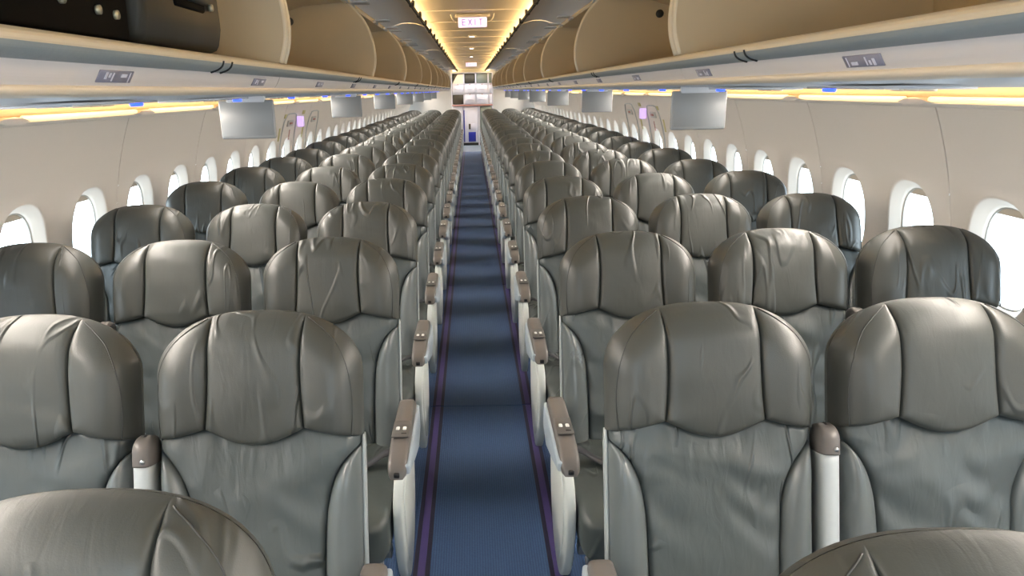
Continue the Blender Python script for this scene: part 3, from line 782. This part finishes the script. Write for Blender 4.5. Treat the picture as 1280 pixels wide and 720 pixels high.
COLX = {-3: -1.513, -2: -1.012, -1: -0.511, 1: 0.484, 2: 0.985, 3: 1.486}
POS = {1: 'aisle', 2: 'middle', 3: 'window'}
seat_names = {}
def make_seat(c, r, y_head, kind, loc_y=None):
    side = 'left' if c < 0 else 'right'; s = -1 if c < 0 else 1
    K = SETS[kind]; lean = {'std': 14.5, 'up': 12.0, 'rec': 18.0}[kind]
    y0 = y_head-(0.20+0.757*math.sin(math.radians(14.5)))
    if r == 0: lab = 'grey leather aisle seat cut off by the bottom edge, nearest on the %s' % side
    else: lab = 'grey leather %s seat on the %s side, %s row from the camera' % (POS[abs(c)], side, ORD[r])
    t = thing('passenger_seat', lab, 'seat', (COLX[c], y0, 0), 'grey leather passenger seats')
    h = link('headrest', K['head'], M['leather'], t)
    link('headrest_wing', K['wingR'], M['leather_wing'], h); link('headrest_wing', K['wingL'], M['leather_wing'], h)
    link('headrest_back', K['hshell'], M['leather_wing'], h)
    link('stitched_seam', K['stR'], M['stitch'], h); link('stitched_seam', K['stL'], M['stitch'], h)
    b = link('backrest', K['back'], M['leather_back'], t)
    link('side_bolster', K['bolR'], M['leather_side'], b); link('side_bolster', K['bolL'], M['leather_side'], b)
    sh = link('back_shell', K['bshell'], M['shell'], t)
    link('shell_rim', K['rimR'], M['shell'], sh); link('shell_rim', K['rimL'], M['shell'], sh)
    link('seat_cushion', cush, M['cushion'], t)
    link('seat_frame', frame_m, M['frame'], t); link('leg', leg_m, M['frame'], t, loc=(0.0 if abs(c) == 2 else -s*0.13*(1 if abs(c) == 1 else -1), 0, 0))
    # outboard raised armrest shared with the neighbour belongs to this seat
    if abs(c) < 3 and r <= 12:
        a = link('raised_armrest', K['arm']['body'], M['armwhite'], t, loc=(s*0.2475, 0, 0))
        cp = link('armrest_cap', K['arm']['cap'], M['cap'], a); link('armrest_screw', K['screw'], M['metal'], a); link('armrest_slot', K['slot'], M['black'], a)
    if abs(c) == 1:
        a = link('armrest', ARM['cap'], M['cap'], t, loc=(-s*0.258, 0, 0))
        link('armrest_side', ARM['side'], M['capside'], a, loc=(-s*0.007, 0, 0)); link('control_plate', ARM['plate'], M['ctrl'], a)
        for q in (-1, 1): link('button', ARM['button'], M['button'], a, loc=(q*0.010, -0.063, 0.6435))
        link('jack_slot', ARM['slot'], M['black'], a); link('jack_notch', ARM['notch'], M['black'], a)
        sr = link('aisle_shroud', shroud, M['shroud'], t, loc=(-s*0.252, 0, -0.035)); link('shroud_inset', shroud_in, M['shroud'], sr)
    if r <= 8:
        sb = link('seat_belt', strapR if s > 0 else strapL, M['belt_light'] if (r+c) % 3 == 0 else M['belt'], t, loc=(0, 0.03, 0.002)); link('buckle', buckle, M['metal'], sb, loc=((-0.04)*s, -0.04, 0.492))
    return t
# row 0 is cut off by the frame: only its aisle seats are in the picture
make_seat(-1, 0, Y1-RP+0.085, 'std'); make_seat(1, 0, Y1-RP-0.03, 'std')
rr = random.Random(3)
for r in range(1, 23):
    for c in (-3, -2, -1, 1, 2, 3):
        kind = 'std' if r < 3 else rr.choice(['std', 'std', 'std', 'up', 'rec'])
        make_seat(c, r, Y1+RP*(r-1), kind)

# ------------------------------------------------------------------ galley at the far end
G = thing('galley_unit', 'white galley unit with stowage boxes and blue carts at the aisle end', 'galley', (0, 22.0, 0))
GX0, GX1, GZ = -0.58, 0.62, 2.10
link('carcass', boxes_mesh([(0.03, 0.5, GZ, (GX0, 0.25, GZ/2)), (0.03, 0.5, GZ, (GX1, 0.25, GZ/2)), (1.2, 0.5, 0.03, (0.02, 0.25, GZ)), (1.2, 0.03, GZ, (0.02, 0.5, GZ/2)), (1.2, 0.5, 0.025, (0.02, 0.25, 1.78)), (1.2, 0.5, 0.025, (0.02, 0.25, 1.50)), (1.2, 0.52, 0.035, (0.02, 0.24, 1.18)),
    (0.03, 0.5, 0.92, (-0.22, 0.25, 1.64)), (0.03, 0.5, 0.92, (0.13, 0.25, 1.64)), (0.03, 0.5, 0.92, (0.50, 0.25, 1.64)), (0.04, 0.5, 1.16, (-0.28, 0.25, 0.58)), (0.05, 0.5, 1.16, (0.21, 0.25, 0.58))]), M['gwhite'], G)
def gbox(name, x0, x1, z0, z1, m, y=0.0, dep=0.3):
    return link(name, box_mesh(x1-x0-0.015, dep, z1-z0-0.015, 0.008, 1, at=((x0+x1)/2, y+dep/2, (z0+z1)/2)), M[m], G)
gbox('compartment_panel', -0.56, -0.235, 1.80, 2.08, 'gdark', 0.05)
link('sloped_panel', prism([(-0.555, 1.80), (-0.24, 1.80), (-0.24, 2.06), (-0.40, 2.06)], 0.02, 0.04), M['gbeige'], G)
gbox('compartment_panel', -0.205, 0.115, 1.80, 2.08, 'gdark', 0.03); gbox('compartment_panel', 0.145, 0.485, 1.80, 2.08, 'ggreen', 0.03); gbox('compartment_panel', 0.515, 0.605, 1.80, 2.08, 'ggreen', 0.03)
for z0, z1 in ((1.515, 1.765), (1.20, 1.485)):
    for x0, x1 in ((-0.56, -0.235), (-0.205, 0.115), (0.145, 0.485), (0.515, 0.605)):
        if z0 < 1.3 and x0 < -0.5: gbox('oven_front', x0, x1, z0, z1, 'gdark', 0.02); continue
        g = gbox('stowage_box', x0, x1, z0, z1, 'gwhite', -0.02)
        link('handle', box_mesh((x1-x0)*0.5, 0.012, 0.03, 0.004, 1, at=((x0+x1)/2, -0.026, (z0+z1)/2)), M['mark'], g)
        link('latch', box_mesh(0.03, 0.012, 0.022, 0.003, 1, at=((x0+x1)/2, -0.026, z1+0.005)), M['gred'], g)
link('counter_edge', box_mesh(1.2, 0.03, 0.035, 0.004, 1, at=(0.02, -0.03, 1.175)), M['gred'], G)
gbox('cart_door', -0.56, -0.30, 0.06, 1.15, 'gwhite'); gbox('cart_panel', -0.255, -0.21, 0.1, 1.05, 'blue', -0.01)
g = gbox('cart_door', -0.255, 0.18, 0.08, 1.15, 'gwhite')
link('blue_panel', box_mesh(0.22, 0.012, 0.28, 0.004, 1, at=(0.0, -0.008, 0.26)), M['blue'], g)
link('label_plate', box_mesh(0.20, 0.012, 0.20, 0.004, 1, at=(0.02, -0.008, 0.55)), M['mark'], g)
link('dark_plate', box_mesh(0.06, 0.012, 0.16, 0.004, 1, at=(-0.07, -0.012, 0.56)), M['gdark'], g)
gbox('cart_door', 0.24, 0.60, 0.08, 1.15, 'ggreen'); gbox('toe_kick', -0.56, 0.60, 0.0, 0.08, 'black', 0.01)
